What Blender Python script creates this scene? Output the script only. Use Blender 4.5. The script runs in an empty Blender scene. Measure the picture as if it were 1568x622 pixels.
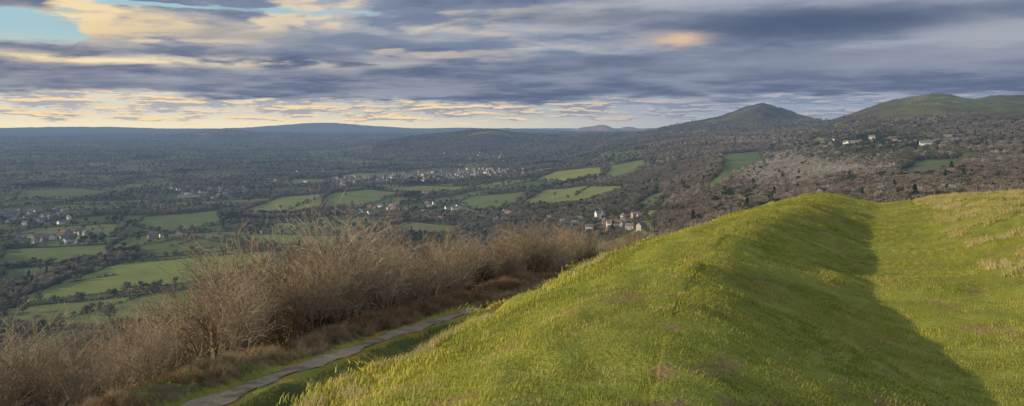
import bpy, math, numpy as np
from mathutils import Vector
rng=np.random.default_rng(7)
S=bpy.context.scene
S.view_settings.view_transform='Standard'; S.view_settings.look='None'; S.view_settings.exposure=0
F=1120.0; U0=784.0; V0=195.0
SUN_EL=math.radians(15); SUN_AZ=math.radians(-106)   # azimuth from +Y, negative = left

# ---------------------------------------------------------------- noise
def _h(i,j,s):
    n=(i.astype(np.int64)*374761393+j.astype(np.int64)*668265263+s*982451653)&0xffffffff
    n=((n^(n>>13))*1274126177)&0xffffffff
    n=((n^(n>>16))*2246822519)&0xffffffff
    return ((n^(n>>15))&0xffffff)/float(0xffffff)
def vn(x,y,s=0):
    i=np.floor(x);j=np.floor(y);fx=x-i;fy=y-j
    fx=fx*fx*(3-2*fx);fy=fy*fy*(3-2*fy)
    a=_h(i,j,s);b=_h(i+1,j,s);c=_h(i,j+1,s);d=_h(i+1,j+1,s)
    return (a*(1-fx)+b*fx)*(1-fy)+(c*(1-fx)+d*fx)*fy
def fbm(x,y,s=0,o=4):
    r=0;a=.5;t=0
    for k in range(o):
        r=r+a*vn(x*2**k+k*17.3,y*2**k-k*9.1,s+k);t+=a;a*=.5
    return r/t
def sst(a,b,x):
    t=np.clip((x-a)/(b-a),0,1);return t*t*(3-2*t)
def smooth_tab(xs,ys,sig,n=3000):
    g=np.linspace(xs[0],xs[-1],n);v=np.interp(g,xs,ys)
    k=int(sig/(xs[-1]-xs[0])*n)
    if k>1:
        w=np.hanning(2*k+1);w/=w.sum();v=np.convolve(np.pad(v,k,mode='reflect',reflect_type='odd'),w,'valid')
    return lambda q:np.interp(q,g,v)
# ---------------------------------------------------------------- terrain, near ridge
XB=smooth_tab([-60,-20,0,7,15,25,45,60,90,160],[-16,-7,-3.3,-1.55,1.2,6.1,16.8,26,42,75],4)
ZT=smooth_tab([-60,0,45,58,80,110,160],[-.6,-1.7,-4.15,-7.2,-14,-26,-48],4)
XP=smooth_tab([-60,10,23.5,28.8,36.7,45,53,75,110,160],[-30,-11.8,-9.3,-7.9,-5.2,-.8,3.2,15,37,65],4)
ZP=smooth_tab([-60,10,23.5,28.8,36.7,53,75,110,160],[-6,-7.4,-8.6,-9.3,-10.1,-11.4,-14,-21,-34],5)
PW=smooth_tab([-1,0,1,2,3.2,4.6,6,8,10.5,14,25,60,400],[-1.0,-.45,-.08,.20,.20,-.30,-.74,-.50,.2,.44,.05,-4,-120],.6,6000)
PS=smooth_tab([-.1,0,.05,.15,.4,.68,.84,.97,1.1],[-.0,0,.06,.25,.64,1.0,1.15,1.01,1],.04)
def near(x,y):
    yc=np.clip(y,-60,160)
    xb=XB(yc);zt=ZT(yc);xp=XP(yc);zp=ZP(yc);w=x-xb
    pw=PW(np.clip(w,-1,400));fade=1-.55*sst(22,46,y)
    zr=zt+np.where(pw>0,pw*fade,np.where(w>2,pw*np.maximum(fade,.6),pw))
    t=np.clip(-w/(xb-xp-.8),-.1,1.1)
    zl=(zt-.44)+(zp-zt+.44)*PS(t)
    d=np.maximum(xp-x-.8,0)
    zf=zp+.3*np.exp(-((d-1.3)/.8)**2)*(d>0)-.46*np.maximum(np.sqrt((np.maximum(d-1.8,0))**2+1)-1,0)
    z=np.where(w>0,zr,np.where(x>xp-.8,zl,zf))
    onpath=np.exp(-((x-xp)/1.0)**4)
    amp=np.where(w>-.5,.30,1.15)*(1-onpath)
    n=(fbm(x*.28,y*.28,3)-.5)*.8+(fbm(x*1.3,y*1.3,5)-.5)*.28
    z=z+n*amp
    z=z+(1-onpath)*np.where((w<3),1.25,.6)*(fbm(x*.9,y*.9,8,3)-.5)*.2
    lump=np.exp(-((w+2.2)/3.0)**2)
    z=z+lump*(1-onpath)*(fbm(x*.55,y*.55,14,3)-.5)*.65
    z=z+sst(7,10,w)*(fbm(x*.8,y*.8,15,3)-.5)*.22
    return z
V=lambda D,v:(D,D*(V0-v)/F)
Lft=[(100,-52),(300,-150),(560,-222),(900,-232),(1500,-234),(3000,-230),(5000,-212),(8000,-185),(12000,-150),(20000,-120),(30000,-90),(60000,-80)]
cols={-700:Lft,0:Lft,500:Lft,
 700:[(100,-45),(300,-125),(600,-195),(900,-215),(1500,-225),(3000,-215),(5000,-195),(8000,-150),(12000,-130),(20000,-110),(60000,-80)],
 850:[(100,-38),(300,-110),(600,-160),(900,-178),V(1500,340),V(2000,300),V(2600,270),V(3200,255),V(4500,235),V(6000,216),V(9000,206),(14000,-100),(60000,-80)],
 950:[(100,-33),(300,-90),(600,-135),V(1200,342),V(1600,300),V(2000,275),V(2800,245),V(3500,225),V(4500,211),V(8000,205),(14000,-100),(60000,-80)],
 1000:[(100,-31),(300,-80),(800,-120),V(1250,320),V(1700,280),V(2100,258),V(3000,228),V(4000,207),V(5000,200),(6500,-80),(60000,-80)],
 1050:[(100,-30),(300,-75),(900,-112),V(1300,300),V(1800,262),V(2400,233),V(3200,213),V(4300,196),V(5000,184),(6500,-60),(60000,-80)],
 1105:[(100,-30),(300,-70),V(1000,302),V(1500,262),V(2000,240),V(3000,212),V(4000,200),V(5000,173),(6500,-40),(60000,-80)],
 1165:[(100,-30),(300,-65),V(1000,297),V(1500,262),V(2200,232),V(3200,208),V(4100,190),V(5000,144),(6500,-40),(60000,-80)],
 1210:[(100,-30),(300,-65),V(1000,297),V(1500,258),V(2200,226),V(3200,203),V(4100,190),V(5000,163),(6500,-40),(60000,-80)],
 1258:[(100,-30),(300,-65),V(900,295),V(1400,255),V(2000,223),V(3000,198),V(3600,190),V(5000,185),(6500,-40),(60000,-80)],
 1340:[(100,-30),(300,-60),V(900,290),V(1300,252),V(1800,221),V(2500,190),V(3300,162),(4600,-40),(60000,-80)],
 1430:[(100,-30),(300,-60),V(800,290),V(1200,250),V(1700,216),V(2300,186),V(3200,140),(4600,-40),(60000,-80)],
 1500:[(100,-30),(300,-58),V(800,290),V(1200,246),V(1700,210),V(2300,180),V(3200,150),(4600,-40),(60000,-80)],
 1600:[(100,-30),(300,-55),V(700,290),V(1100,245),V(1600,205),V(2200,176),V(3200,144),(4600,0),(60000,-80)],
 2300:[(100,-30),(300,-50),V(700,285),V(1100,240),V(1600,205),V(2200,180),V(3200,150),(4600,0),(60000,-80)]}
NA,NL=600,500
LN=np.linspace(math.log(80),math.log(60000),NL)
cu=sorted(cols);ca=[math.atan((u-U0)/F) for u in cu]
prof=[]
for u in cu:
    s=math.sqrt(1+((u-U0)/F)**2) if -100<u<1700 else 1.25
    prof.append(np.interp(LN,[math.log(D*s) for D,z in cols[u]],[z for D,z in cols[u]]))
prof=np.array(prof)
AZ=np.linspace(ca[0],ca[-1],NA)
T=np.array([np.interp(AZ,ca,prof[:,k]) for k in range(NL)]).T
def blur(T,k,ax):
    w=np.hanning(2*k+3)[1:-1];w/=w.sum()
    return np.apply_along_axis(lambda r:np.convolve(np.pad(r,k,mode='edge'),w,'valid'),ax,T)
T=blur(T,4,0);T=blur(T,4,1)
G=[]
def hill(u,D,z,sx,sy,amp):G.append((D*(u-U0)/F,D,sx,sy,amp))
hill(745,6000,0,330,450,88);hill(690,6300,0,420,500,72);hill(630,6600,0,450,500,52);hill(810,6400,0,420,500,45)
hill(335,9500,0,260,500,95);hill(290,9800,0,500,600,55);hill(410,9900,0,800,600,65);hill(540,10200,0,1200,600,50)
hill(490,29000,0,1700,1800,175);hill(430,29500,0,2400,1800,105);hill(575,29500,0,2200,1800,125)
hill(925,15000,0,230,700,155);hill(895,15200,0,260,600,105);hill(962,15300,0,300,600,125);hill(815,16000,0,900,900,70)
hill(120,26000,0,3500,2000,120);hill(1000,16000,0,500,600,60);hill(690,22000,0,2500,1500,80)
def far(x,y):
    D=np.hypot(x,y)+1e-6;a=np.arctan2(x,y)
    fa=np.clip((a-AZ[0])/(AZ[-1]-AZ[0])*(NA-1),0,NA-1.001)
    fl=np.clip((np.log(D)-LN[0])/(LN[-1]-LN[0])*(NL-1),0,NL-1.001)
    i=fa.astype(int);j=fl.astype(int);p=fa-i;q=fl-j
    z=(T[i,j]*(1-p)+T[i+1,j]*p)*(1-q)+(T[i,j+1]*(1-p)+T[i+1,j+1]*p)*q
    for gx,gy,sx,sy,am in G: z=z+am*np.exp(-((x-gx)/sx)**2-((y-gy)/sy)**2)
    z=z+(fbm(x/900,y/900,11)-.5)*np.interp(D,[300,1500,4000,9000,20000],[4,16,46,80,110])
    hl=sst(-90,60,z)*(D<9000)
    r=1-np.abs(fbm(x/330,y/330,21,4)*2-1)
    z=z+(r-.85)*55*hl*sst(1200,3000,D)
    z=z+(fbm(x/120,y/120,23,3)-.5)*16*hl
    return z
def H(x,y):
    x=np.asarray(x,float);y=np.asarray(y,float)
    D=np.hypot(x,y);w=sst(math.log(110),math.log(330),np.log(D+1e-3))
    return near(x,y)*(1-w)+far(x,y)*w
def site(u,v):
    """ground point where the camera ray through an image pixel meets the terrain"""
    yy=np.exp(np.linspace(math.log(250),math.log(32000),2600))
    xx=yy*(u-U0)/F;d=H(xx,yy)-yy*(V0-v)/F
    k=np.argmax(d>0)
    if d[k]<=0:k=len(yy)-1
    return float(xx[k]),float(yy[k])
# ---------------------------------------------------------------- land cover
POLY=[[(0,500),(0,474),(330,438),(352,450),(300,484),(150,505)],
[(0,468),(90,432),(180,404),(425,383),(405,405),(330,427)],
[(0,434),(0,414),(120,399),(60,428)],
[(0,408),(0,382),(170,374),(165,392),(100,402)],
[(205,395),(210,377),(290,361),(385,378),(300,390)],
[(345,363),(400,357),(525,361),(512,378),(430,379)],
[(205,345),(220,332),(335,321),(338,343),(250,356)],
[(22,305),(30,292),(120,288),(180,295),(120,305)],
[(365,326),(430,301),(500,296),(490,320),(450,326)],
[(575,290),(640,284),(730,284),(700,294),(630,296)],
[(595,350),(620,339),(705,345),(690,360),(610,358)],
[(655,325),(720,301),(815,292),(790,310),(725,328)],
[(818,276),(850,262),(925,255),(920,270),(860,278)],
[(925,276),(932,254),(990,243),(990,254),(960,270)],
[(798,313),(832,290),(900,284),(965,285),(930,300),(880,312)],
[(1075,290),(1105,262),(1105,236),(1165,230),(1168,250),(1128,268),(1100,292)],
[(980,334),(990,321),(1065,321),(1050,334)],
[(430,283),(450,274),(500,274),(500,282)],[(500,272),(540,265),(620,264),(600,271)],
[(1370,268),(1400,246),(1480,243),(1470,262),(1400,275)],[(1236,219),(1250,209),(1272,211),(1262,220)],
[(700,212),(735,201),(775,202),(790,212)],
[(502,296),(560,290),(622,294),(565,313),(492,320)]]
POLYW=[np.array([site(u,v) for u,v in p]) for p in POLY]
PCOL=[(.17,.20,.06),(.20,.24,.065),(.11,.145,.05),(.14,.175,.055),(.11,.14,.05),(.16,.20,.065),(.13,.165,.06),(.12,.14,.055),(.20,.225,.07),(.17,.20,.065),
(.16,.17,.07),(.13,.17,.06),(.21,.24,.065),(.15,.185,.06),(.18,.205,.065),(.12,.165,.055),(.2,.21,.10),(.15,.175,.06),(.15,.175,.06),(.12,.145,.06),(.19,.22,.065),(.13,.16,.06),(.15,.19,.065)]
def inpoly(x,y,P):
    r=np.zeros(x.shape,bool);n=len(P)
    for k in range(n):
        x1,y1=P[k];x2,y2=P[(k+1)%n]
        if y1==y2:continue
        c=((y1>y)!=(y2>y))&(x<(x2-x1)*(y-y1)/(y2-y1)+x1)
        r^=c
    return r
def polyid(x,y):
    r=np.full(x.shape,-1)
    for k,P in enumerate(POLYW):
        m=(x>P[:,0].min())&(x<P[:,0].max())&(y>P[:,1].min())&(y<P[:,1].max())
        idx=np.nonzero(m)[0]
        if len(idx):
            q=inpoly(x[idx],y[idx],P);r[idx[q]]=k
    return r
def voro(x,y,c):
    a=.35;X=(x*math.cos(a)+y*math.sin(a))/c*.75+ (fbm(x/400,y/400,31,2)-.5)*.8;Y=(-x*math.sin(a)+y*math.cos(a))/c+(fbm(x/400,y/400,33,2)-.5)*.8
    i0=np.floor(X);j0=np.floor(Y);d1=np.full(X.shape,9.);d2=d1.copy();cid=np.zeros(X.shape)
    for di in(-1,0,1):
        for dj in(-1,0,1):
            i=i0+di;j=j0+dj
            dd=np.hypot(X-(i+.15+.7*_h(i,j,41)),Y-(j+.15+.7*_h(i,j,42)))
            ii=_h(i,j,43);n=dd<d1
            d2=np.where(n,d1,np.minimum(d2,dd));cid=np.where(n,ii,cid);d1=np.where(n,dd,d1)
    return cid,(d2-d1)*c*.5
def cover(x,y,z=None):
    if z is None:z=H(x,y)
    D=np.hypot(x,y);u=np.where(y>1,U0+F*x/np.maximum(y,1),np.where(x>0,3000,-3000))
    pid=polyid(x,y)
    cell,hd=voro(x,y,190.)
    nz=fbm(x/260,y/260,51,4)
    slope=(u+(nz-.5)*160>np.interp(D,[600,1300,1900,2600,3500,5000,6500],[1010,1030,925,985,930,940,1100]))&(D<7000)&(D>500)
    heath=slope&(z>24+(nz-.5)*190)
    wp=np.where(cell<np.interp(D,[800,2000,5000,9000],[.16,.32,.42,.46]),.95,np.where(nz>.62,.7,.06))
    wp=np.where(slope,np.where(nz>.66,.1,.97),wp)
    wp=np.where(heath,.03+.3*(nz<.44),wp)
    wp=np.where(pid>=0,0.0,wp)
    kn=np.exp(-((x-6000*(725-U0)/F)/800)**2-((y-6000)/900)**2)
    wp=np.where((kn>.35)&(pid<0),.95,wp)
    return pid,wp,cell,hd,slope,heath,u,D,nz
# ---------------------------------------------------------------- ground mesh
az=np.concatenate([np.linspace(-math.pi,-.76,70)[:-1],np.linspace(-.76,.76,1000),np.linspace(.76,math.pi,70)[1:]])
def geo(a,b,r):return np.exp(np.arange(math.log(a),math.log(b),math.log(r)))
rad=np.concatenate([geo(.6,60,1.012),geo(60,700,1.02),geo(700,6000,1.0042),geo(6000,60000,1.011)])
nr,na=len(rad),len(az)
RR,AA=np.meshgrid(rad,az,indexing='ij')
X=(RR*np.sin(AA)).ravel();Y=(RR*np.cos(AA)).ravel();Z=H(X,Y)
def mesh_np(name,co,faces,k,mats=None,col=None,smooth=True,mi=None):
    me=bpy.data.meshes.new(name);me.vertices.add(len(co));me.vertices.foreach_set('co',np.asarray(co,np.float32).ravel())
    nf=len(faces);me.loops.add(nf*k);me.polygons.add(nf)
    me.loops.foreach_set('vertex_index',np.asarray(faces,np.int32).ravel())
    me.polygons.foreach_set('loop_start',np.arange(0,nf*k,k,dtype=np.int32))
    if mats:
        for m in mats:me.materials.append(m)
    if mi is not None:me.polygons.foreach_set('material_index',np.asarray(mi,np.int32))
    me.update(calc_edges=True)
    me.polygons.foreach_set('use_smooth',np.full(nf,smooth))
    if col is not None:
        a=me.color_attributes.new('col','FLOAT_COLOR','POINT')
        a.data.foreach_set('color',np.concatenate([col,np.ones((len(col),1))],1).astype(np.float32).ravel())
    me.update();return me
def add(name,me,loc=(0,0,0),parent=None):
    o=bpy.data.objects.new(name,me);S.collection.objects.link(o);o.location=loc
    if parent:o.parent=parent
    return o
# ---------------------------------------------------------------- shader helpers
class E:
    nt=None
    def __init__(s,k):s.k=k
    @staticmethod
    def m(op,*a,clamp=False):
        n=E.nt.nodes.new('ShaderNodeMath');n.operation=op;n.use_clamp=clamp
        for i,v in enumerate(a):
            if isinstance(v,E):E.nt.links.new(v.k,n.inputs[i])
            else:n.inputs[i].default_value=v
        return E(n.outputs[0])
    def __add__(s,o):return E.m('ADD',s,o)
    __radd__=__add__
    def __sub__(s,o):return E.m('SUBTRACT',s,o)
    def __rsub__(s,o):return E.m('SUBTRACT',o,s)
    def __mul__(s,o):return E.m('MULTIPLY',s,o)
    __rmul__=__mul__
    def __truediv__(s,o):return E.m('DIVIDE',s,o)
def ss(a,b,x):
    n=E.nt.nodes.new('ShaderNodeMapRange');n.interpolation_type='SMOOTHSTEP'
    E.nt.links.new(x.k,n.inputs[0])
    if b<a:
        n.inputs[1].default_value=b;n.inputs[2].default_value=a;n.inputs[3].default_value=1;n.inputs[4].default_value=0
    else:
        n.inputs[1].default_value=a;n.inputs[2].default_value=b
    return E(n.outputs[0])
def noise(vec,scale,detail=5,rough=.55,dist=0,out=0):
    n=E.nt.nodes.new('ShaderNodeTexNoise');n.inputs['Scale'].default_value=scale;n.inputs['Detail'].default_value=detail
    n.inputs['Roughness'].default_value=rough;n.inputs['Distortion'].default_value=dist
    if vec is not None:E.nt.links.new(vec.k,n.inputs['Vector'])
    return E(n.outputs[out])
def comb(x,y,z):
    n=E.nt.nodes.new('ShaderNodeCombineXYZ')
    for i,v in enumerate((x,y,z)):
        if isinstance(v,E):E.nt.links.new(v.k,n.inputs[i])
        else:n.inputs[i].default_value=v
    return E(n.outputs[0])
def mix(f,a,b,mode='MIX'):
    n=E.nt.nodes.new('ShaderNodeMix');n.data_type='RGBA';n.blend_type=mode
    for i,v in((0,f),(6,a),(7,b)):
        if isinstance(v,E):E.nt.links.new(v.k,n.inputs[i])
        elif i==0:n.inputs[0].default_value=v
        else:n.inputs[i].default_value=(*v,1)
    return E(n.outputs[2])
def node(t,out=0):
    n=E.nt.nodes.new(t);return n,E(n.outputs[out])
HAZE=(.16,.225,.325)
def finish(col,rough=.9,bump=None,haze=True,spec=.15,trans=0):
    nt=E.nt;p=nt.nodes.new('ShaderNodeBsdfPrincipled');p.inputs['Roughness'].default_value=rough;p.inputs['Specular IOR Level'].default_value=spec
    if isinstance(col,E):nt.links.new(col.k,p.inputs['Base Color'])
    else:p.inputs['Base Color'].default_value=(*col,1)
    if bump is not None:
        b=nt.nodes.new('ShaderNodeBump');b.inputs['Strength'].default_value=bump[1];b.inputs['Distance'].default_value=bump[2]
        nt.links.new(bump[0].k,b.inputs['Height']);nt.links.new(b.outputs[0],p.inputs['Normal'])
    sh=p.outputs[0]
    if trans:
        t=nt.nodes.new('ShaderNodeBsdfTranslucent')
        if isinstance(col,E):nt.links.new(col.k,t.inputs[0])
        else:t.inputs[0].default_value=(*col,1)
        mm=nt.nodes.new('ShaderNodeMixShader');mm.inputs[0].default_value=trans
        nt.links.new(sh,mm.inputs[1]);nt.links.new(t.outputs[0],mm.inputs[2]);sh=mm.outputs[0]
    if haze:  # aerial haze painted into the material: glow mixed in with distance from origin
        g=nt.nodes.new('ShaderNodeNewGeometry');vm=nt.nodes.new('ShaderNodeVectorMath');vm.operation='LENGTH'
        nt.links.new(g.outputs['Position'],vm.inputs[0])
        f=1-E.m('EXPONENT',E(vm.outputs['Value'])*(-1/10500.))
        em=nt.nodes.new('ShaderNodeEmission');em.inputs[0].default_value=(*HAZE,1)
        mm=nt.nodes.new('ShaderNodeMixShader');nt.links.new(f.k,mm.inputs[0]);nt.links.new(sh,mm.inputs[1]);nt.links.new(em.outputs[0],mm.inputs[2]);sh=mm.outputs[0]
    o=nt.nodes.new('ShaderNodeOutputMaterial');nt.links.new(sh,o.inputs[0])
def newmat(name):
    m=bpy.data.materials.new(name);m.use_nodes=True;m.node_tree.nodes.clear();E.nt=m.node_tree
    try:m.cycles.emission_sampling='NONE'
    except Exception:pass
    return m
def pos():
    n,_=node('ShaderNodeNewGeometry');return E(n.outputs['Position'])
# ground
mg=newmat('ground')
n,_=node('ShaderNodeAttribute');n.attribute_name='col';c=E(n.outputs['Color'])
P=pos()
a=noise(P,.02,5,.6);b=noise(P,.9,5,.65);f=noise(P,14,3,.7)
c=mix(ss(.3,.7,a)*.45,c,(.68,.62,.58),'MULTIPLY')
c=mix(ss(.35,.7,b)*.5,c,(.66,.66,.5),'MULTIPLY')
c=mix(ss(.35,.75,f)*.5,c,(.6,.55,.5),'MULTIPLY')
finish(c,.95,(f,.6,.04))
pid,wp,cell,hd,slope,heath,uu,DD,nz=cover(X,Y,Z)
pal=np.array([(.105,.145,.05),(.085,.12,.045),(.125,.165,.055),(.12,.115,.06),(.08,.10,.04),(.16,.185,.07)])
col=pal[(cell*977%1*len(pal)).astype(int)%len(pal)]
wc=np.array((.080,.070,.048));hc=np.array((.092,.070,.048))
col=np.where((wp>.5)[:,None],wc,col)
col=np.where((hd<5)[:,None]&(pid<0)[:,None],wc*1.0,col)
hn=fbm(X/150,Y/150,61,4)[:,None];hn2=fbm(X/45,Y/45,63,3)[:,None]
hcol=hc*(.3+.6*hn+.6*hn2)+sst(.56,.64,hn)*np.array((.01,.025,.0))
gsum=np.exp(-((uu-1440)/100)**2)*((DD>2300)&(DD<4500))*sst(0,110,Z+90*(fbm(X/200,Y/200,65,3)-.5))
hcol=hcol*(1-gsum[:,None])+np.array((.14,.165,.055))*gsum[:,None]*(.5+hn2)
col=np.where(heath[:,None],hcol,col)
pc=np.array(PCOL)
col=np.where((pid>=0)[:,None],pc[np.maximum(pid,0)]*(.85+.35*fbm(X/60,Y/60,67,3))[:,None],col)
lit=((DD>13500)&(DD<17500)&(uu>860)&(uu<990)&(Z>-70)); col=np.where(lit[:,None],np.array((.50,.30,.19)),col)  # peach sunlight on the far hills, painted into the ground colour
lit=((DD>8800)&(DD<11000)&(uu>290)&(uu<380)&(Z>-90)); col=np.where(lit[:,None],np.array((.32,.19,.10)),col)  # orange sunlight on the left hill, likewise painted as ground colour
yc=np.clip(Y,-60,160);W=X-XB(yc);dp=XP(yc)-X
gn=fbm(X*.5,Y*.5,71,4)[:,None];gm=fbm(X*2.1,Y*2.1,73,3)[:,None]
gcol=np.array((.24,.255,.045))*(.70+.6*gn)
gcol=np.where(gm>.72,np.array((.26,.20,.08)),gcol)
bank=(W<-.3)[:,None];bc=np.array((.24,.24,.05))*(.45+1.1*gn)
bc=bc+sst(.52,.60,fbm(X*.8,Y*.8,77,4)[:,None])*np.array((.13,.01,-.01))
gcol=np.where(bank,bc,gcol)
deep=((W<-6)&(dp<-1.0))[:,None];gcol=np.where(deep,np.array((.10,.115,.035))*(.5+gn),gcol)
gcol=np.where((dp>1.0)[:,None],np.array((.13,.11,.06))*(.6+.8*gn),gcol)
gcol=np.where(((DD>70)&(dp>0))[:,None],np.array((.08,.07,.045)),gcol)
w=sst(150,400,DD)[:,None];col=gcol*(1-w)+col*w
idx=np.arange(nr*na).reshape(nr,na)
fc=np.stack([idx[:-1,:-1],idx[:-1,1:],idx[1:,1:],idx[1:,:-1]],-1).reshape(-1,4)[:,::-1]
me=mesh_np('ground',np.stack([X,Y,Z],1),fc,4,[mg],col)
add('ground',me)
# footpath strip
mp=newmat('path_gravel');P=pos();f=noise(P,16,4,.6);b=noise(P,1.1,4)
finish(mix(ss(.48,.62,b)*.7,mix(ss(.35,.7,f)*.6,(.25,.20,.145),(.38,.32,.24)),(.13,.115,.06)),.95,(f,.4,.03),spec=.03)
ys=np.arange(8,46,.25);dx=np.gradient(XP(ys),ys);nn=np.stack([np.ones_like(dx),-dx],1)/np.hypot(1,dx)[:,None]
cp=[];K=7
for k in range(K):
    q=(k/(K-1)-.5)*.85*(1+.3*np.sin(ys*.9+k)+.2*np.sin(ys*2.3+k*3))
    px=XP(ys)+nn[:,0]*q;py=ys+nn[:,1]*q
    cp.append(np.stack([px,py,H(px,py)+.06-.035*(abs(k-3)/3)**2+.012*np.sin(ys*7+k*2)],1))
cp=np.stack(cp,1);m_=len(ys);ix=np.arange(m_*K).reshape(m_,K)
add('footpath',mesh_np('footpath',cp.reshape(-1,3),np.stack([ix[:-1,:-1],ix[:-1,1:],ix[1:,1:],ix[1:,:-1]],-1).reshape(-1,4),4,[mp]))
# ---------------------------------------------------------------- scattering
def scatter(name,x,y,z,rot,scl,src):
    me=bpy.data.meshes.new(name);n=len(x);me.vertices.add(n)
    me.vertices.foreach_set('co',np.stack([x,y,z],1).astype(np.float32).ravel())
    a=me.attributes.new('rot','FLOAT_VECTOR','POINT');a.data.foreach_set('vector',np.asarray(rot,np.float32).ravel())
    a=me.attributes.new('scl','FLOAT_VECTOR','POINT');a.data.foreach_set('vector',np.asarray(scl,np.float32).ravel())
    o=add(name,me)
    ng=bpy.data.node_groups.new(name,'GeometryNodeTree')
    ng.interface.new_socket('Geometry',in_out='INPUT',socket_type='NodeSocketGeometry')
    ng.interface.new_socket('Geometry',in_out='OUTPUT',socket_type='NodeSocketGeometry')
    gi=ng.nodes.new('NodeGroupInput');go=ng.nodes.new('NodeGroupOutput');ip=ng.nodes.new('GeometryNodeInstanceOnPoints')
    oi=ng.nodes.new('GeometryNodeObjectInfo');oi.inputs[0].default_value=src
    ng.links.new(gi.outputs[0],ip.inputs['Points']);ng.links.new(oi.outputs['Geometry'],ip.inputs['Instance'])
    for nm,so in(('rot','Rotation'),('scl','Scale')):
        na_=ng.nodes.new('GeometryNodeInputNamedAttribute');na_.data_type='FLOAT_VECTOR';na_.inputs['Name'].default_value=nm
        ng.links.new(na_.outputs[0],ip.inputs[so])
    ng.links.new(ip.outputs[0],go.inputs[0])
    md=o.modifiers.new('scatter','NODES');md.node_group=ng;return o
def srcobj(name,me):return bpy.data.objects.new(name,me)
def prisms(segs):
    s=np.asarray(segs,float);p0=s[:,:3];p1=s[:,3:6];r0=s[:,6:7];r1=s[:,7:8]
    d=p1-p0;d/=np.linalg.norm(d,axis=1,keepdims=True)+1e-9
    h=np.where(np.abs(d[:,2:3])<.9,np.array([[0,0,1.]]),np.array([[1.,0,0]]))
    a=np.cross(d,h);a/=np.linalg.norm(a,axis=1,keepdims=True);b=np.cross(d,a)
    vs=[]
    for P_,r in((p0,r0),(p1,r1)):
        for k in range(3):
            t=k*2.0944;vs.append(P_+r*(a*math.cos(t)+b*math.sin(t)))
    v=np.stack(vs,1).reshape(-1,3);n=len(s);o=np.arange(n)[:,None]*6
    f=np.concatenate([o+np.array([[0,1,4,3]]),o+np.array([[1,2,5,4]]),o+np.array([[2,0,3,5]])]);return v,f
def leafquads(c,size,dirs,asp,rg):
    n=len(c);a=dirs/np.linalg.norm(dirs,axis=1,keepdims=True)
    r=rg.normal(size=(n,3));b=np.cross(a,r);b/=np.linalg.norm(b,axis=1,keepdims=True)
    a=a*(size*asp)[:,None];b=b*size[:,None]
    v=np.stack([c-a-b*.5,c-a*.2+b,c+a,c+a*.1-b],1).reshape(-1,3)
    return v,np.arange(n*4).reshape(n,4)
def joinvf(L):
    vs=[];fs=[];mi=[];o=0
    for v,f,m in L:
        vs.append(v);fs.append(f+o);mi.append(np.full(len(f),m));o+=len(v)
    return np.vstack(vs),np.vstack(fs),np.concatenate(mi)
def treemat(name,c1,c2,haze=True,trans=.4):
    m=newmat(name);n,_=node('ShaderNodeObjectInfo');r=E(n.outputs['Random']);P=pos()
    a=noise(P,.006,3);c=mix(r,c1,c2);c=mix(ss(.4,.6,a)*.75,c,(.66,.68,.62),'MULTIPLY')
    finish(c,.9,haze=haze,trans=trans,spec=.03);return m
m_bark=treemat('bark',(.12,.10,.075),(.16,.14,.11),trans=0)
m_bare=treemat('bare_twigs',(.20,.162,.132),(.32,.26,.215))
m_olive=treemat('lichen_twigs',(.14,.137,.085),(.21,.19,.13))
m_grey=treemat('grey_birch_twigs',(.38,.33,.29),(.48,.42,.37))
m_ever=treemat('evergreen_leaves',(.034,.052,.026),(.06,.08,.036),trans=.2)
m_hedge=treemat('hedge_leaves',(.07,.070,.040),(.12,.105,.065))
m_con=treemat('conifer_needles',(.020,.035,.021),(.035,.05,.026),trans=.15)
def far_tree(name,mt,seed,n=170,kind='round'):
    rg=np.random.default_rng(seed)
    L=[]
    segs=[(0,0,-.08,.01,.0,.35,.03,.02)]
    if kind=='cone':
        h=rg.uniform(.08,1,n)**1.1;rr=(1-h)*.28*(.6+.5*rg.random(n))+.01;t=rg.random(n)*6.283
        c=np.stack([rr*np.cos(t),rr*np.sin(t),h],1);dirs=np.stack([np.cos(t),np.sin(t),np.full(n,-.4)],1)
        L.append((*leafquads(c,rg.uniform(.03,.06,n),dirs,1.6,rg),0));segs.append((0,0,.3,0,0,1,.02,.004))
    else:
        lob=[];nl=9
        for k in range(nl):
            t=rg.random()*6.283;e=rg.uniform(.0,.27);lob.append((e*math.cos(t),e*math.sin(t),rg.uniform(.38,.82),rg.uniform(.13,.23)))
            segs.append((0,0,.25,lob[-1][0],lob[-1][1],lob[-1][2],.018,.005))
        if kind=='bush':lob=[(a_*1.5,b_*1.5,c_*.6,r_*1.3) for a_,b_,c_,r_ in lob]
        lb=np.array(lob)[rg.integers(0,nl,n)]
        d=rg.normal(size=(n,3));d/=np.linalg.norm(d,axis=1,keepdims=True)
        c=lb[:,:3]+d*lb[:,3:4]*(rg.random((n,1))**.5)
        dirs=d+np.array([0,0,.7])
        if kind=='twig':L.append((*leafquads(c,rg.uniform(.012,.03,n),dirs,3.2,rg),0))
        else:L.append((*leafquads(c,rg.uniform(.03,.065,n),d,1.2,rg),0))
    v,f=prisms(segs);L.append((v,f,1))
    v,f,mi=joinvf(L);return srcobj(name,mesh_np(name,v,f,4,[mt,m_bark],mi=mi,smooth=False))
T_bare=far_tree('bare_tree',m_bare,1,260,'twig');T_bare2=far_tree('bare_tree_b',m_olive,2,260,'twig')
T_grey=far_tree('birch',m_grey,3,260,'twig');T_ever=far_tree('evergreen',m_ever,4,180,'round')
T_con=far_tree('conifer',m_con,5,180,'cone');T_hedge=far_tree('hedge_bush',m_hedge,6,110,'bush')
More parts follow.
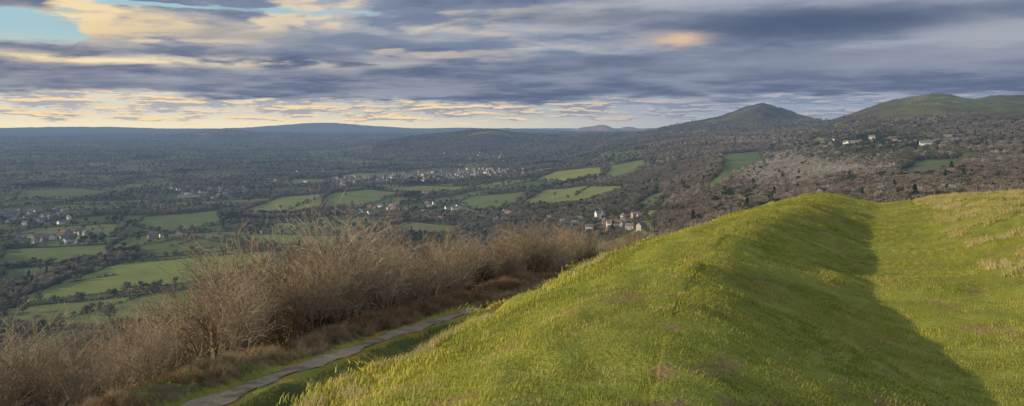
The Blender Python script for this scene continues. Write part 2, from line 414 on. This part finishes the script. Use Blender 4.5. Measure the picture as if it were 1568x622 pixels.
# ------------- sites of buildings
HS=[('white_country_house',944,349,30,10,7.5,5,.15,'w','t',[(-8,-4,10,7,7.5,4.6,1.57),(6,-4,9,6,7,4.2,1.57)]),
('country_house',918,335,15,10,9.5,5,.4,'w','s',[(4,-4,8,6,9,4.5,1.57)]),
('cottage',882,349,12,7,5,3.5,.2,'w','s',[]),
('hillside_white_house',1303,224,36,11,10,5,-.1,'w','s',[(-8,-4,8,7,10,4.5,1.57)]),
('hillside_white_house',1418,225,24,9,8.5,4.5,.2,'w','s',[]),
('hillside_cottage',1335,213,14,8,7,4,.2,'w','s',[]),
('hillside_cottage',1443,228,13,8,6.5,3.5,.5,'w','t',[]),
('farmhouse',597,321,16,8,5.5,4,.3,'w','s',[]),
('farmhouse',566,318,12,8,5,3.5,-.3,'b','t',[]),
('farmhouse',652,296,20,9,7,4,.1,'w','t',[]),
('school_building',288,302,60,12,7,2.5,.05,'w','s',[]),
('farmhouse',74,366,28,9,6,4,-.1,'w','s',[(8,-4,9,7,6,3.6,1.57)]),
('farmhouse',404,358,13,8,5.5,4,.5,'b','s',[]),
('farmhouse',838,342,12,8,5,4,.2,'b','t',[])]
vp=[]
for _ in range(230):
    t=rng.random();vp.append((505+t*285+rng.normal(0,12),279-16*t+rng.normal(0,3.8),1.1))
hm1=[(rng.uniform(0,110),rng.uniform(322,345),1) for _ in range(34)]+[(rng.uniform(20,130),rng.uniform(356,378),1) for _ in range(20)]
hm2=[(rng.uniform(240,380),rng.uniform(288,304),1.05) for _ in range(34)]+[(rng.uniform(545,630),rng.uniform(314,328),1) for _ in range(13)]+[(rng.uniform(230,300),rng.uniform(360,366),1) for _ in range(6)]+[(rng.uniform(640,780),rng.uniform(312,340),1) for _ in range(18)]+[(rng.uniform(380,520),rng.uniform(262,285),1) for _ in range(14)]
hm3=[(rng.uniform(830,985),rng.uniform(330,354),.95) for _ in range(16)]+[(rng.uniform(640,780),rng.uniform(232,254),1.1) for _ in range(16)]+[(rng.uniform(1240,1460),rng.uniform(212,232),1.1) for _ in range(8)]
BX=[];BL=[]
for h in HS:BX.append(site(h[1],h[2]));BL.append(h[3]*.6+4)
VPW=[[(site(u,v),s) for u,v,s in q] for q in(vp,hm1,hm2,hm3)]
for q in VPW:
    for p_,s in q:BX.append(p_);BL.append(6.5*s)
BX=np.array(BX);BL=np.array(BL)
def clearing(x,y):
    """keeps trees out of a strip from each building towards the camera"""
    keep=np.ones(len(x),bool)
    for (bx,by),bl in zip(BX,BL):
        L=math.hypot(bx,by);dx,dy=bx/L,by/L
        a=(x-bx)*dx+(y-by)*dy;b=np.abs(-(x-bx)*dy+(y-by)*dx)
        keep&=~((a>-max(34,L*.026))&(a<8)&(b<bl))
    return keep
def band(d0,d1,sp):
    rr=d1;xs=np.arange(-rr*.66,rr*.66,sp);ysg=np.arange(d0*.75,rr,sp)
    xx,yy=np.meshgrid(xs,ysg);xx=xx.ravel();yy=yy.ravel()
    xx=xx+rng.uniform(-.5,.5,len(xx))*sp;yy=yy+rng.uniform(-.5,.5,len(yy))*sp
    D=np.hypot(xx,yy);m=(D>=d0)&(D<d1)&(np.abs(np.arctan2(xx,yy))<.72);return xx[m],yy[m]
TX=[];TY=[];TZ=[];TS=[];TT=[]
for d0,d1,sp,sc in((450,2000,8.5,1.),(2000,4000,12,1.),(4000,7500,21,1.25),(7500,14000,44,1.8)):
    x,y=band(d0,d1,sp);z=H(x,y);pid_,wp_,ce,hd_,sl,he,u_,D_,nz_=cover(x,y,z)
    p=np.where((hd_<sp*.55)&(pid_<0)&~sl,.65,wp_)
    k=rng.random(len(x))<p
    x,y,z,sl,he,u_,nz_,D_,ce=[q[k] for q in(x,y,z,sl,he,u_,nz_,D_,ce)]
    if d0<5000:
        k=clearing(x,y);x,y,z,sl,he,u_,nz_,D_,ce=[q[k] for q in(x,y,z,sl,he,u_,nz_,D_,ce)]
    n_=len(x);r=rng.random(n_);t=np.zeros(n_,int)
    sp_n=fbm(x/180,y/180,81,4);sp2=fbm(x/90,y/90,83,3);sp3=fbm(x/240,y/240,85,3)
    t=np.where(r<np.where(sl,np.where(sp3>.56,.3,.9),.38),0,1)
    t=np.where(~sl&((r>.86)|(sp_n>.67)),2,t)
    t=np.where(~sl&(r>.975),3,t)
    vv=V0-F*z/y
    t=np.where(sl&(r>.972),2,t)
    pe=np.exp(-((u_-1345)/90)**2-((vv-222)/14)**2)
    t=np.where(sl&(pe*1.1+sp2-.55>r),2,t)
    t=np.where(sl&(r>.993),3,t)
    pg=np.exp(-((u_-1225)/110)**2-((vv-262)/19)**2)
    t=np.where(sl&(pg*1.2+(sp_n-.5)*1.5>r+.05),4,t)
    s=rng.uniform(8,15,n_)*sc;s=np.where(t==3,s*1.25,s);s=np.where(he,s*.4,s)
    TX.append(x);TY.append(y);TZ.append(z);TS.append(s);TT.append(t)
TX,TY,TZ,TS,TT=[np.concatenate(q) for q in(TX,TY,TZ,TS,TT)]
for t,(nm,so,wd) in enumerate((('bare_woodland',T_bare,1.25),('bare_woodland',T_bare2,1.3),('evergreen_woodland',T_ever,1.1),('conifer_plantation',T_con,1),('birch_woodland',T_grey,1.2))):
    k=TT==t;n_=k.sum();s=TS[k];wv=wd*rng.uniform(.85,1.2,n_)
    rot=np.zeros((n_,3));rot[:,2]=rng.random(n_)*6.283
    scatter(nm,TX[k],TY[k],TZ[k]-.3,rot,np.stack([s*wv,s*wv,s],1),so)
# hedges
hx=[];hy=[]
x,y=band(600,2600,4.5);
cell_,hd_=voro(x,y,190.);k=hd_<3.0;x=x[k];y=y[k];z=H(x,y);q=cover(x,y,z);k=(q[0]<0)&~q[4]
hx.append(x[k]);hy.append(y[k])
for Pw in POLYW:
    n=len(Pw)
    for k in range(n):
        A=Pw[k];B=Pw[(k+1)%n];L=np.hypot(*(B-A))
        if L>2500:continue
        m=int(L/2.2)
        if m<2:continue
        t=rng.random(m)+np.arange(m);t/=m
        wob=6*np.sin(t*7+k)*np.sin(t*math.pi)
        dn=(B-A)/L
        hx.append(A[0]+(B[0]-A[0])*t-dn[1]*wob+rng.normal(0,.5,m));hy.append(A[1]+(B[1]-A[1])*t+dn[0]*wob+rng.normal(0,.5,m))
for (a_,b_) in (((250,392),(330,378)),((60,500),(240,446)),((880,300),(905,284)),((430,325),(520,292)),((700,312),(740,326)),((260,378),(300,366)),((0,450),(180,420))):
    A=np.array(site(*a_));B=np.array(site(*b_));L=np.hypot(*(B-A));m=int(L/2.4);t=rng.random(m)
    hx.append(A[0]+(B[0]-A[0])*t+rng.normal(0,.7,m));hy.append(A[1]+(B[1]-A[1])*t+rng.normal(0,.7,m))
hx=np.concatenate(hx);hy=np.concatenate(hy);k=np.abs(np.arctan2(hx,hy))<.72;hx=hx[k];hy=hy[k];hz=H(hx,hy);n_=len(hx)
s=rng.uniform(2.6,4.8,n_);rot=np.zeros((n_,3));rot[:,2]=rng.random(n_)*6.283
scatter('hedgerow',hx,hy,hz-.4,rot,np.stack([s*1.1,s*1.1,s],1),T_hedge)
k=(rng.random(n_)<.14)&clearing(hx,hy);m=k.sum();s=rng.uniform(6,14,m)
scatter('hedgerow_trees',hx[k],hy[k],hz[k]-.4,rot[k],np.stack([s*1.3,s*1.3,s],1),T_bare2)
def clump(name,so,pts,w=1.2):
    a=np.array(pts,float);xy=np.array([site(u,v) for u,v in a[:,:2]]);n=len(a);rot=np.zeros((n,3));rot[:,2]=rng.random(n)*6
    s=a[:,2];scatter(name,xy[:,0],xy[:,1],H(xy[:,0],xy[:,1])-.4,rot,np.stack([s*w,s*w,s],1),so)
clump('field_oak_trees',T_bare2,[(168,492,24),(62,415,18),(186,400,20),(200,398,17),(35,480,14),(60,500,17),(90,500,15),(20,505,18),(125,512,13),(118,398,12),(430,320,14),(530,300,13),(850,300,13),(900,275,14),(470,315,16),(500,310,14),(870,305,13),(760,312,12)],1.3)
clump('evergreen_trees',T_ever,[(128,374,19),(142,374,21),(155,374,18),(228,443,9),(246,443,8),(310,440,7),(370,358,16),(392,360,17),(380,350,18),(410,352,15),(520,350,17),(540,352,20),(505,356,14)],1.1)
# ---------------------------------------------------------------- buildings
def flatmat(name,c,r=.8,v=.25):
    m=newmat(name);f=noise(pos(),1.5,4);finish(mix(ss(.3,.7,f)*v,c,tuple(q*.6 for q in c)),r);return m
m_white=flatmat('white_render',(.80,.78,.74));m_cream=flatmat('stone_wall',(.40,.36,.31));m_brick=flatmat('red_brick',(.30,.20,.16));m_slate=flatmat('slate_roof',(.16,.16,.165));m_tile=flatmat('clay_tile_roof',(.24,.15,.12));m_glass=flatmat('window_glass',(.03,.035,.045),.15);m_wood=flatmat('painted_door',(.12,.07,.05))
def box(x0,x1,y0,y1,z0,z1):
    v=np.array([(x,y,z) for z in(z0,z1) for x,y in((x0,y0),(x1,y0),(x1,y1),(x0,y1))],float)
    return v,np.array([(0,3,2,1),(4,5,6,7),(0,1,5,4),(1,2,6,5),(2,3,7,6),(3,0,4,7)])
def gable(L,W,h,rh,ov=.4):
    v=[(-L/2,-W/2,-3),(L/2,-W/2,-3),(L/2,W/2,-3),(-L/2,W/2,-3),(-L/2,-W/2,h),(L/2,-W/2,h),(L/2,W/2,h),(-L/2,W/2,h),(-L/2,0,h+rh),(L/2,0,h+rh)]
    f=[(0,1,5,4),(2,3,7,6),(1,2,6,5),(3,0,4,7),(5,6,9,9),(7,4,8,8)]
    s=rh/(W/2);e=ov
    r=[(-L/2-e,-W/2-e,h-s*e+.05),(L/2+e,-W/2-e,h-s*e+.05),(L/2+e,0,h+rh+.05),(-L/2-e,0,h+rh+.05),(-L/2-e,W/2+e,h-s*e+.05),(L/2+e,W/2+e,h-s*e+.05)]
    r2=[(a,b,c+.25) for a,b,c in r]
    rf=[(6,7,8,9),(9,8,11,10),(0,3,2,1),(3,4,5,2),(0,1,7,6),(5,4,10,11),(1,2,8,7),(2,5,11,8),(3,0,6,9),(4,3,9,10)]
    return (np.array(v),f),(np.array(r+r2),rf)
def pm(name,v,f,mat):
    me=bpy.data.meshes.new(name);me.from_pydata([tuple(q) for q in v],[],[tuple(dict.fromkeys(int(i) for i in q)) for q in f]);me.materials.append(mat);me.update();return me
def house(name,u,v,L,W,h,rh,ang,wall,roof,wings=()):
    x,y=site(u,v);z=float(H(x,y))+.2;ang=ang-math.atan2(x,y)
    wall={'w':m_white,'b':m_brick}[wall];roof={'s':m_slate,'t':m_tile}[roof]
    e=bpy.data.objects.new(name,None);S.collection.objects.link(e);e.location=(x,y,z);e.rotation_euler=(0,0,ang)
    parts=[(0,0,L,W,h,rh,0)]+list(wings)
    for k,(ox,oy,l,w_,hh,r_,a) in enumerate(parts):
        (wv,wf),(rv,rf)=gable(l,w_,hh,r_)
        ca_,sa=math.cos(a),math.sin(a);R=np.array([[ca_,-sa,0],[sa,ca_,0],[0,0,1]]);O=np.array([ox,oy,0])
        add('walls_%d'%k,pm('walls',wv@R.T+O,wf,wall),parent=e);add('roof_%d'%k,pm('roof',rv@R.T+O,rf,roof),parent=e)
        V_=[];Fc=[];o=0
        def ab(b):
            nonlocal o
            V_.append(b[0]@R.T+O);Fc.extend((b[1]+o).tolist());o+=8
        for fl in range(max(1,int(hh//2.7))):
            for q in np.arange(-l/2+1.5,l/2-1,2.8):
                for sgn in(-1,1):
                    yy=sgn*w_/2;ab(box(q,q+1.2,yy-.05,yy+.05,.9+fl*2.7,2.2+fl*2.7))
            for sgn in(-1,1):
                xx=sgn*l/2;ab(box(xx-.05,xx+.05,-.7,.7,.9+fl*2.7,2.2+fl*2.7))
        add('windows_%d'%k,pm('windows',np.vstack(V_),Fc,m_glass),parent=e)
        b=box(l*.3,l*.3+1,-.5,.5,hh+r_-.8,hh+r_+1.6);add('chimney_%d'%k,pm('chimney',b[0]@R.T+O,b[1],m_brick),parent=e)
    b=box(-.3,.7,-W/2-.09,-W/2-.02,-.2,2.0);add('door',pm('door',b[0],b[1],m_wood),parent=e)
for h in HS:house(*h)
def village(name,pts):
    Vv=[];Ff=[];Mi=[];o=0
    for ((x,y),sz) in pts:
        z=float(H(x,y));a=rng.uniform(-.6,.6)+(1.57 if rng.random()<.3 else 0)-math.atan2(x,y)
        l=rng.uniform(9,16)*sz;w_=rng.uniform(7,9);hh=rng.uniform(4.8,6.2)*sz;(wv,wf),(rv,rf)=gable(l,w_,hh,rng.uniform(3,4))
        R=np.array([[math.cos(a),-math.sin(a),0],[math.sin(a),math.cos(a),0],[0,0,1]]);O=np.array([x,y,z])
        wr=rng.random();wm=0 if wr<.25 else (5 if wr<.65 else 1);rm=2 if rng.random()<.65 else 3
        bx=[box(q,q+1.3,s_*w_/2-.05,s_*w_/2+.05,z0,z0+1.3) for q in(-l*.35,-.6,l*.25) for s_ in(-1,1) for z0 in(.9,3.4)]
        for vv_,ff,mm in [(wv,wf,wm),(rv,rf,rm),(*box(l*.3,l*.3+.9,-.4,.4,hh+2,hh+5),1)]+[(b[0],b[1],4) for b in bx]:
            Vv.append(vv_@R.T+O)
            for q in ff:Ff.append(tuple(dict.fromkeys(int(i)+o for i in q)));Mi.append(mm)
            o+=len(vv_)
    me=bpy.data.meshes.new(name);me.from_pydata([tuple(q) for q in np.vstack(Vv)],[],Ff)
    for m in(m_white,m_brick,m_slate,m_tile,m_glass,m_cream):me.materials.append(m)
    me.polygons.foreach_set('material_index',Mi);me.update();add(name,me)
village('village',VPW[0])
for q in VPW[1:]:village('hamlet',q)
# ---------------------------------------------------------------- hawthorn scrub
m_twig=newmat('hawthorn_twigs');n,_=node('ShaderNodeObjectInfo');r=E(n.outputs['Random']);
n2_,_=node('ShaderNodeTexCoord');sx=E.nt.nodes.new('ShaderNodeSeparateXYZ');E.nt.links.new(n2_.outputs['Object'],sx.inputs[0])
finish(mix(r,(.17,.125,.085),(.42,.335,.24)),.85,haze=False,spec=.1)
def shrub(name,seed,stems=13,spread=.45):
    rg=np.random.default_rng(seed);segs=[]
    def grow(p,d,L,r,lev):
        n=[5,3,3][lev] if lev<3 else 1
        for k in range(n):
            d=d+rg.normal(0,.11+.04*lev,3)+np.array([0,0,.08]);d/=np.linalg.norm(d)
            q=p+d*L/n;r2=max(r*(1-.62/n),.0055);segs.append((*p,*q,r,r2));p=q;r=r2
            if lev<3 and (k>0 or lev>0):
                for _ in range([2,2,1][lev]):
                    a=rg.normal(0,1,3);a-=a.dot(d)*d;a/=np.linalg.norm(a)
                    nd=d*rg.uniform(.6,1.)+a*rg.uniform(.4,.75);nd/=np.linalg.norm(nd)
                    grow(p,nd,L*rg.uniform(.38,.6),max(r*.6,.0055),lev+1)
    for s_ in range(stems):
        t=rg.random()*6.283;e=rg.uniform(.05,spread);d=np.array([e*math.cos(t),e*math.sin(t),1.]);d/=np.linalg.norm(d)
        grow(np.array([.3*e*math.cos(t)*2,.3*e*math.sin(t)*2,-.2]),d,rg.uniform(2.2,3.4),rg.uniform(.04,.07),0)
    v,f=prisms(segs);return srcobj(name,mesh_np(name,v,f,4,[m_twig],smooth=False)),len(segs)
SH=[shrub('shrub',k+10,7+k%2,.35+.25*(k%2)) for k in range(4)]
X_,Y_=np.meshgrid(np.arange(-60,60,1.8),np.arange(14,135,1.8));x=X_.ravel()+rng.uniform(-.9,.9,X_.size);y=Y_.ravel()+rng.uniform(-.9,.9,X_.size)
d=XP(np.clip(y,-60,160))-x
k=(d>2.6+1.4*vn(x*.3,y*.3,4))&(d<np.interp(y,[14,30,45,60,135],[20,22,17,16,20]))&(np.abs(np.arctan2(x,y))<.75)&(rng.random(len(x))<np.interp(d,[3,12,22],[.85,.65,.5]))
x=x[k];y=y[k];d=d[k];n_=len(x)
hh=np.interp(y,[14,24,32,40,50,60,75,100,135],[2.9,3.3,4.0,5.2,5.2,4.4,3.4,3.1,3.3])*(.6+.75*vn(x*.22,y*.22,9))*rng.uniform(.72,1.18,n_)*np.interp(d,[3,6],[.65,1])
zz=H(x,y);ch=rng.integers(0,4,n_)
for t in range(4):
    k=ch==t;m=k.sum();rot=np.zeros((m,3));rot[:,2]=rng.random(m)*6.283;s=hh[k]/3.9
    scatter('hawthorn_scrub',x[k],y[k],zz[k],rot,np.stack([s*1.1,s*1.1,s],1),SH[t][0])
iv=np.array([(-10.5,44,4.2),(-8.8,46,3.4),(-2,52,2.6),(-9.5,36,1.8),(1.5,60,2.4),(-24,34,2.2),(5.5,66,2.2)])
m_gorse=newmat('gorse_leaves');n,_=node('ShaderNodeObjectInfo');finish(mix(E(n.outputs['Random']),(.05,.06,.03),(.08,.085,.04)),.9,haze=False,trans=.2)
rg=np.random.default_rng(44);nq=2600;lb=rg.normal(0,.16,(26,3))*np.array([1,1,.9])+np.array([0,0,.5]);pp=lb[rg.integers(0,26,nq)]+rg.normal(0,.075,(nq,3));pp[:,2]=np.abs(pp[:,2])
v_,f_=leafquads(pp,rg.uniform(.006,.014,nq),rg.normal(size=(nq,3))+np.array([0,0,.6]),2.2,rg)
gsrc=srcobj('gorse',mesh_np('gorse',v_,f_,4,[m_gorse],smooth=False))
rt=np.zeros((len(iv),3));rt[:,2]=rng.random(len(iv))*6
scatter('gorse_bushes',iv[:,0],iv[:,1],H(iv[:,0],iv[:,1])-.1,rt,np.stack([iv[:,2]]*3,1),gsrc)
# ---------------------------------------------------------------- grass
def tuft(name,mt,seed,n,rad_,h0,h1,wd,lean):
    rg=np.random.default_rng(seed);V_=[];F_=[];o=0
    for k in range(n):
        t=rg.random()*6.283;r=rad_*math.sqrt(rg.random());p=np.array([r*math.cos(t),r*math.sin(t),-.015])
        a=rg.random()*6.283;h=rg.uniform(h0,h1);ln=rg.uniform(.3,1)*lean*h;dv=np.array([math.cos(a),math.sin(a),0]);sd=np.array([-dv[1],dv[0],0])*wd*rg.uniform(.7,1.3)
        m=p+dv*ln*.3+np.array([0,0,h*.6]);q=p+dv*ln+np.array([0,0,h])
        V_+= [p-sd,p+sd,m+sd*.8,m-sd*.8,q+sd*.15,q-sd*.15];F_+= [(o,o+1,o+2,o+3),(o+3,o+2,o+4,o+5)];o+=6
    return srcobj(name,mesh_np(name,np.array(V_),np.array(F_),4,[mt],smooth=False))
def grassmat(name,c1,c2,c3,tr=.35):
    m=newmat(name);n,_=node('ShaderNodeObjectInfo');r=E(n.outputs['Random']);P=pos();a=noise(P,.5,5,.65);b=noise(P,2.2,4,.6)
    c=mix(ss(.38,.62,a),c1,c2);c=mix(ss(.52,.68,b)*.75,c,c3);c=mix(r*.5,c,(.55,.58,.5),'MULTIPLY')
    finish(c,.7,haze=False,trans=tr,spec=.2);return m
m_gr=grassmat('turf_grass',(.26,.30,.05),(.45,.41,.075),(.60,.49,.18),.3)
m_ts=grassmat('tussock_grass',(.54,.46,.18),(.66,.55,.30),(.40,.38,.10))
m_dry=grassmat('dead_grass',(.42,.31,.19),(.52,.41,.27),(.30,.20,.11))
m_brk=grassmat('bracken',(.30,.185,.10),(.40,.27,.155),(.22,.13,.07))
G1=tuft('g1',m_gr,1,42,.16,.014,.042,.0035,1.3);G2=tuft('g2',m_ts,2,80,.13,.06,.17,.004,1.2);G3=tuft('g3',m_dry,3,70,.30,.15,.55,.005,.8);G4=tuft('g4',m_brk,4,80,.34,.10,.45,.011,1.2)
def gpts(x0,x1,y0,y1,den):
    n=int((x1-x0)*(y1-y0)*den);return rng.uniform(x0,x1,n),rng.uniform(y0,y1,n)
def place(name,x,y,s,so,wf=1.):
    n=len(x);z=H(x,y);e=.15;rx=np.arctan((H(x,y+e)-z)/e);ry=-np.arctan((H(x+e,y)-z)/e)
    rot=np.stack([rx*.9,ry*.9,np.zeros(n)],1);fl=rng.uniform(.7,1.25,n)
    scatter(name,x,y,z,rot,np.stack([s*wf,s*wf,s*fl],1),so)
gx=[];gy=[];gs=[]
for y0,y1,den,sc in((3,9,66,.95),(9,18,34,1.2),(18,32,18,1.4),(32,60,8,1.7)):
    x,y=gpts(-.8*y1-2,.78*y1,y0,y1,den);xb=XB(y);xp=XP(y)
    k=(np.abs(x/y)<.78)&((x>xp+.7)|((x<xp-.6)&(x>xp-2.5)))&((x>xb-7)|(rng.random(len(x))<.6))
    gx.append(x[k]);gy.append(y[k]);gs.append(np.full(k.sum(),sc))
gx,gy,gs=map(np.concatenate,(gx,gy,gs))
k=vn(gx*1.1,gy*1.1,91)>.12;gx,gy,gs=gx[k],gy[k],gs[k]
gl=np.where(gx<XB(gy)+1.2,1.+2.4*np.maximum(fbm(gx*1.2,gy*1.2,99,3)-.3,0),.75+.6*fbm(gx*.9,gy*.9,101,3))
place('grass',gx,gy,gs*gl*rng.uniform(.8,1.2,len(gx)),G1)
x,y=gpts(-14,42,4,55,12);w=x-XB(y);nn_=fbm(x*.6,y*.6,95,3)
bk=(w>8.5)&(nn_>.47);brow=(w<.6)&(w>-9)&(nn_>.5);fc_=(y>38)&(w>8)&(nn_>.42)
k=(bk|brow|fc_)&(np.abs(x/y)<.78)&(x>XP(y)+1);x=x[k];y=y[k]
place('grass_tussocks',x,y,rng.uniform(.45,1.1,len(x))*np.interp(y,[5,50],[.85,1.4]),G2)
x,y=gpts(-40,45,14,100,11);dd=XP(y)-x
k=((dd>.9)&(dd<3.2)&(fbm(x*.5,y*.5,97,3)>.46))|((dd>=3.2)&(dd<20)&(rng.random(len(x))<.2))|((np.abs(dd)<1)&(y>46)&(rng.random(len(x))<.5))
k&=np.abs(x/y)<.78;x=x[k];y=y[k];dd=dd[k]
place('dead_grass',x,y,rng.uniform(.5,1.,len(x))*np.interp(y,[14,40,100],[.55,1,1.5]),G3)
x,y=gpts(-40,45,18,100,9);dd=XP(y)-x;bn=fbm(x*.35,y*.35,103,3)
k=((dd>1.3)&(dd<4.2)&(bn>np.interp(y,[20,34,42],[.58,.48,.25])))|((dd<.4)&(dd>-2.2)&(y>43)&(bn>.3))
k&=np.abs(x/y)<.78;x=x[k];y=y[k]
place('bracken',x,y,rng.uniform(.5,1.15,len(x))*np.interp(y,[14,40,100],[.6,1.05,1.6]),G4)
# ---------------------------------------------------------------- sky
Wd=bpy.data.worlds.new('World');S.world=Wd;Wd.use_nodes=True;nt=Wd.node_tree;nt.nodes.clear();E.nt=nt
sk=nt.nodes.new('ShaderNodeTexSky');sk.sky_type='NISHITA';sk.sun_disc=False;sk.sun_elevation=SUN_EL;sk.sun_rotation=SUN_AZ;sk.air_density=1;sk.dust_density=1.5
tc=nt.nodes.new('ShaderNodeTexCoord');sp=nt.nodes.new('ShaderNodeSeparateXYZ');nt.links.new(tc.outputs['Generated'],sp.inputs[0])
x,y,z=E(sp.outputs[0]),E(sp.outputs[1]),E(sp.outputs[2])
hyp=E.m('SQRT',x*x+y*y);t=z/hyp;azm=E.m('ARCTAN2',x,y)
zp=E.m('MAXIMUM',z,0.)+.085
px=x/zp;py=y/zp
def cl(dx,dy,sc,det,r,di):return noise(comb(px*.85+py*.10+dx,py+dy,0.),sc,det,r,di)
n1=cl(0,0,.75,6,.54,.25);n2=cl(-.14,-.22,.75,4,.54,.25);n3=cl(3,7,2.1,6,.58,.2);n4=cl(11,5,.3,2,.5,0)
warp=noise(comb(azm*8,t*40,0.),1,6,.64)-.5
def blob(u,v,ru,rv,k=1.,wp_=1.):
    a=math.atan((u-U0)/F);tt=(V0-v)/F*math.cos(a)
    A=(azm-a+warp*.16*wp_)*(F/ru);B=(t-tt+warp*.035*wp_)*(F/rv)
    return E.m('EXPONENT',(A*A+B*B)*-1.)*k
tw=t+warp*.034+(n3-.5)*.020+(n4-.5)*.02
hole=blob(30,52,80,40,1.2)+blob(225,6,110,9,.6)+blob(430,14,110,9,.5)+blob(575,22,60,9,.4)+blob(830,60,60,9,.3)
left=ss(.45,-.6,azm)
cov=ss(.36,.48,n1+.26-hole*.75)
dark=(.115,.15,.24);mid=(.205,.255,.36);lightc=(.40,.435,.52)
tone=ss(.42,.66,n1*.55+n3*.25+n4*.3-.04)
cc=mix(ss(.0,.5,tone),mix(left,lightc,(.52,.50,.49)),mid);cc=mix(ss(.45,1.,tone),cc,dark)
edge=ss(.01,.07,n2-n1)
wcol=mix(left,(.58,.51,.50),(.95,.76,.46))
topm=ss(.085,.11,tw)
cc=mix(edge*topm*(left*.8+.12)*ss(.45,-.15,azm),cc,wcol)
cc=mix(blob(185,42,140,18,1.1,1.3)*ss(.68,.48,n3),cc,(.96,.74,.42))
cc=mix(blob(215,68,150,10,.75)*ss(.62,.38,n3),cc,(.60,.54,.49))
cc=mix(blob(430,58,210,15,.7),cc,(.22,.255,.345))
pl=ss(.034,.044,tw)*ss(.104,.090,tw)
bk_=mix(ss(.36,.60,n3*.5+n1*.5),mix(left,(.22,.265,.365),(.31,.335,.41)),(.115,.15,.245))
cc=mix(pl*.88,cc,bk_)
cc=mix(blob(160,90,240,6,1.,.5)*ss(.66,.44,n3),cc,(.96,.79,.50))
cc=mix(blob(440,94,200,5,.65,.5)*ss(.6,.42,n3),cc,(.68,.62,.54))
cc=mix(blob(1250,34,270,27,.97,.7),cc,(.088,.12,.205))
cc=mix(blob(920,26,190,9,.6),cc,(.115,.15,.24))
cc=mix(blob(1300,92,300,18,.65),cc,(.30,.33,.42))
cc=mix(blob(1040,60,40,12,.95,.5)*ss(.66,.42,n3),cc,(.72,.52,.36))
cc=mix(blob(1500,55,60,22,.7),cc,(.38,.40,.45))
cov=E.m('MAXIMUM',cov,pl)
clear=mix(ss(.06,.12,t),mix(left,(.34,.42,.54),(.80,.72,.50)),(.40,.62,.70))
skyc=mix(.2,clear,mix(1.,E(sk.outputs[0]),(.1,.1,.1),'MULTIPLY'))
out=mix(cov,skyc,cc)
lowsky=mix(left,(.30,.365,.48),(.74,.69,.57))
lowsky=mix(ss(.022,.002,t)*left,lowsky,(.90,.79,.56))
def n5f(dt):return noise(comb(azm*15,(t+dt)*135,0.),1,5,.6)
n5=n5f(0);n6=n5f(.0028)
cl_=ss(.48,.56,n5+ss(.004,.03,t)*.06-ss(.012,.0,t)*.14)
pc_=mix(ss(.0,.06,n5-n6),mix(left,(.22,.27,.37),(.38,.40,.46)),mix(ss(.3,-.1,azm),(.44,.43,.47),(.95,.70,.40)))
lowsky=mix(cl_*.9,lowsky,pc_)
out=mix(ss(.040,.033,tw),out,lowsky)
out=mix(ss(.17,.6,t),out,mix(n1,(.50,.56,.67),(.37,.43,.55)))
out=mix(1.,out,(10.,10.,10.),'MULTIPLY')
bg=nt.nodes.new('ShaderNodeBackground');bg.inputs[1].default_value=.1;nt.links.new(out.k,bg.inputs[0])
wo=nt.nodes.new('ShaderNodeOutputWorld');nt.links.new(bg.outputs[0],wo.inputs[0])
for n in nt.nodes:
    if n.type=='MIX':n.clamp_result=False;n.clamp_factor=True
# ---------------------------------------------------------------- sun + camera
L=bpy.data.lights.new('sun','SUN');L.energy=5;L.angle=math.radians(.5);L.color=(1,.85,.52)
lo=bpy.data.objects.new('sun',L);S.collection.objects.link(lo)
sv=Vector((math.sin(SUN_AZ)*math.cos(SUN_EL),math.cos(SUN_AZ)*math.cos(SUN_EL),math.sin(SUN_EL)))
lo.rotation_euler=sv.to_track_quat('Z','Y').to_euler()
cam=bpy.data.cameras.new('camera');co_=bpy.data.objects.new('camera',cam);S.collection.objects.link(co_)
co_.rotation_euler=(math.pi/2,0,0);cam.sensor_width=36;cam.lens=36*F/1568;cam.shift_y=-(310.5-V0)/1568
cam.clip_start=.1;cam.clip_end=90000;S.camera=co_
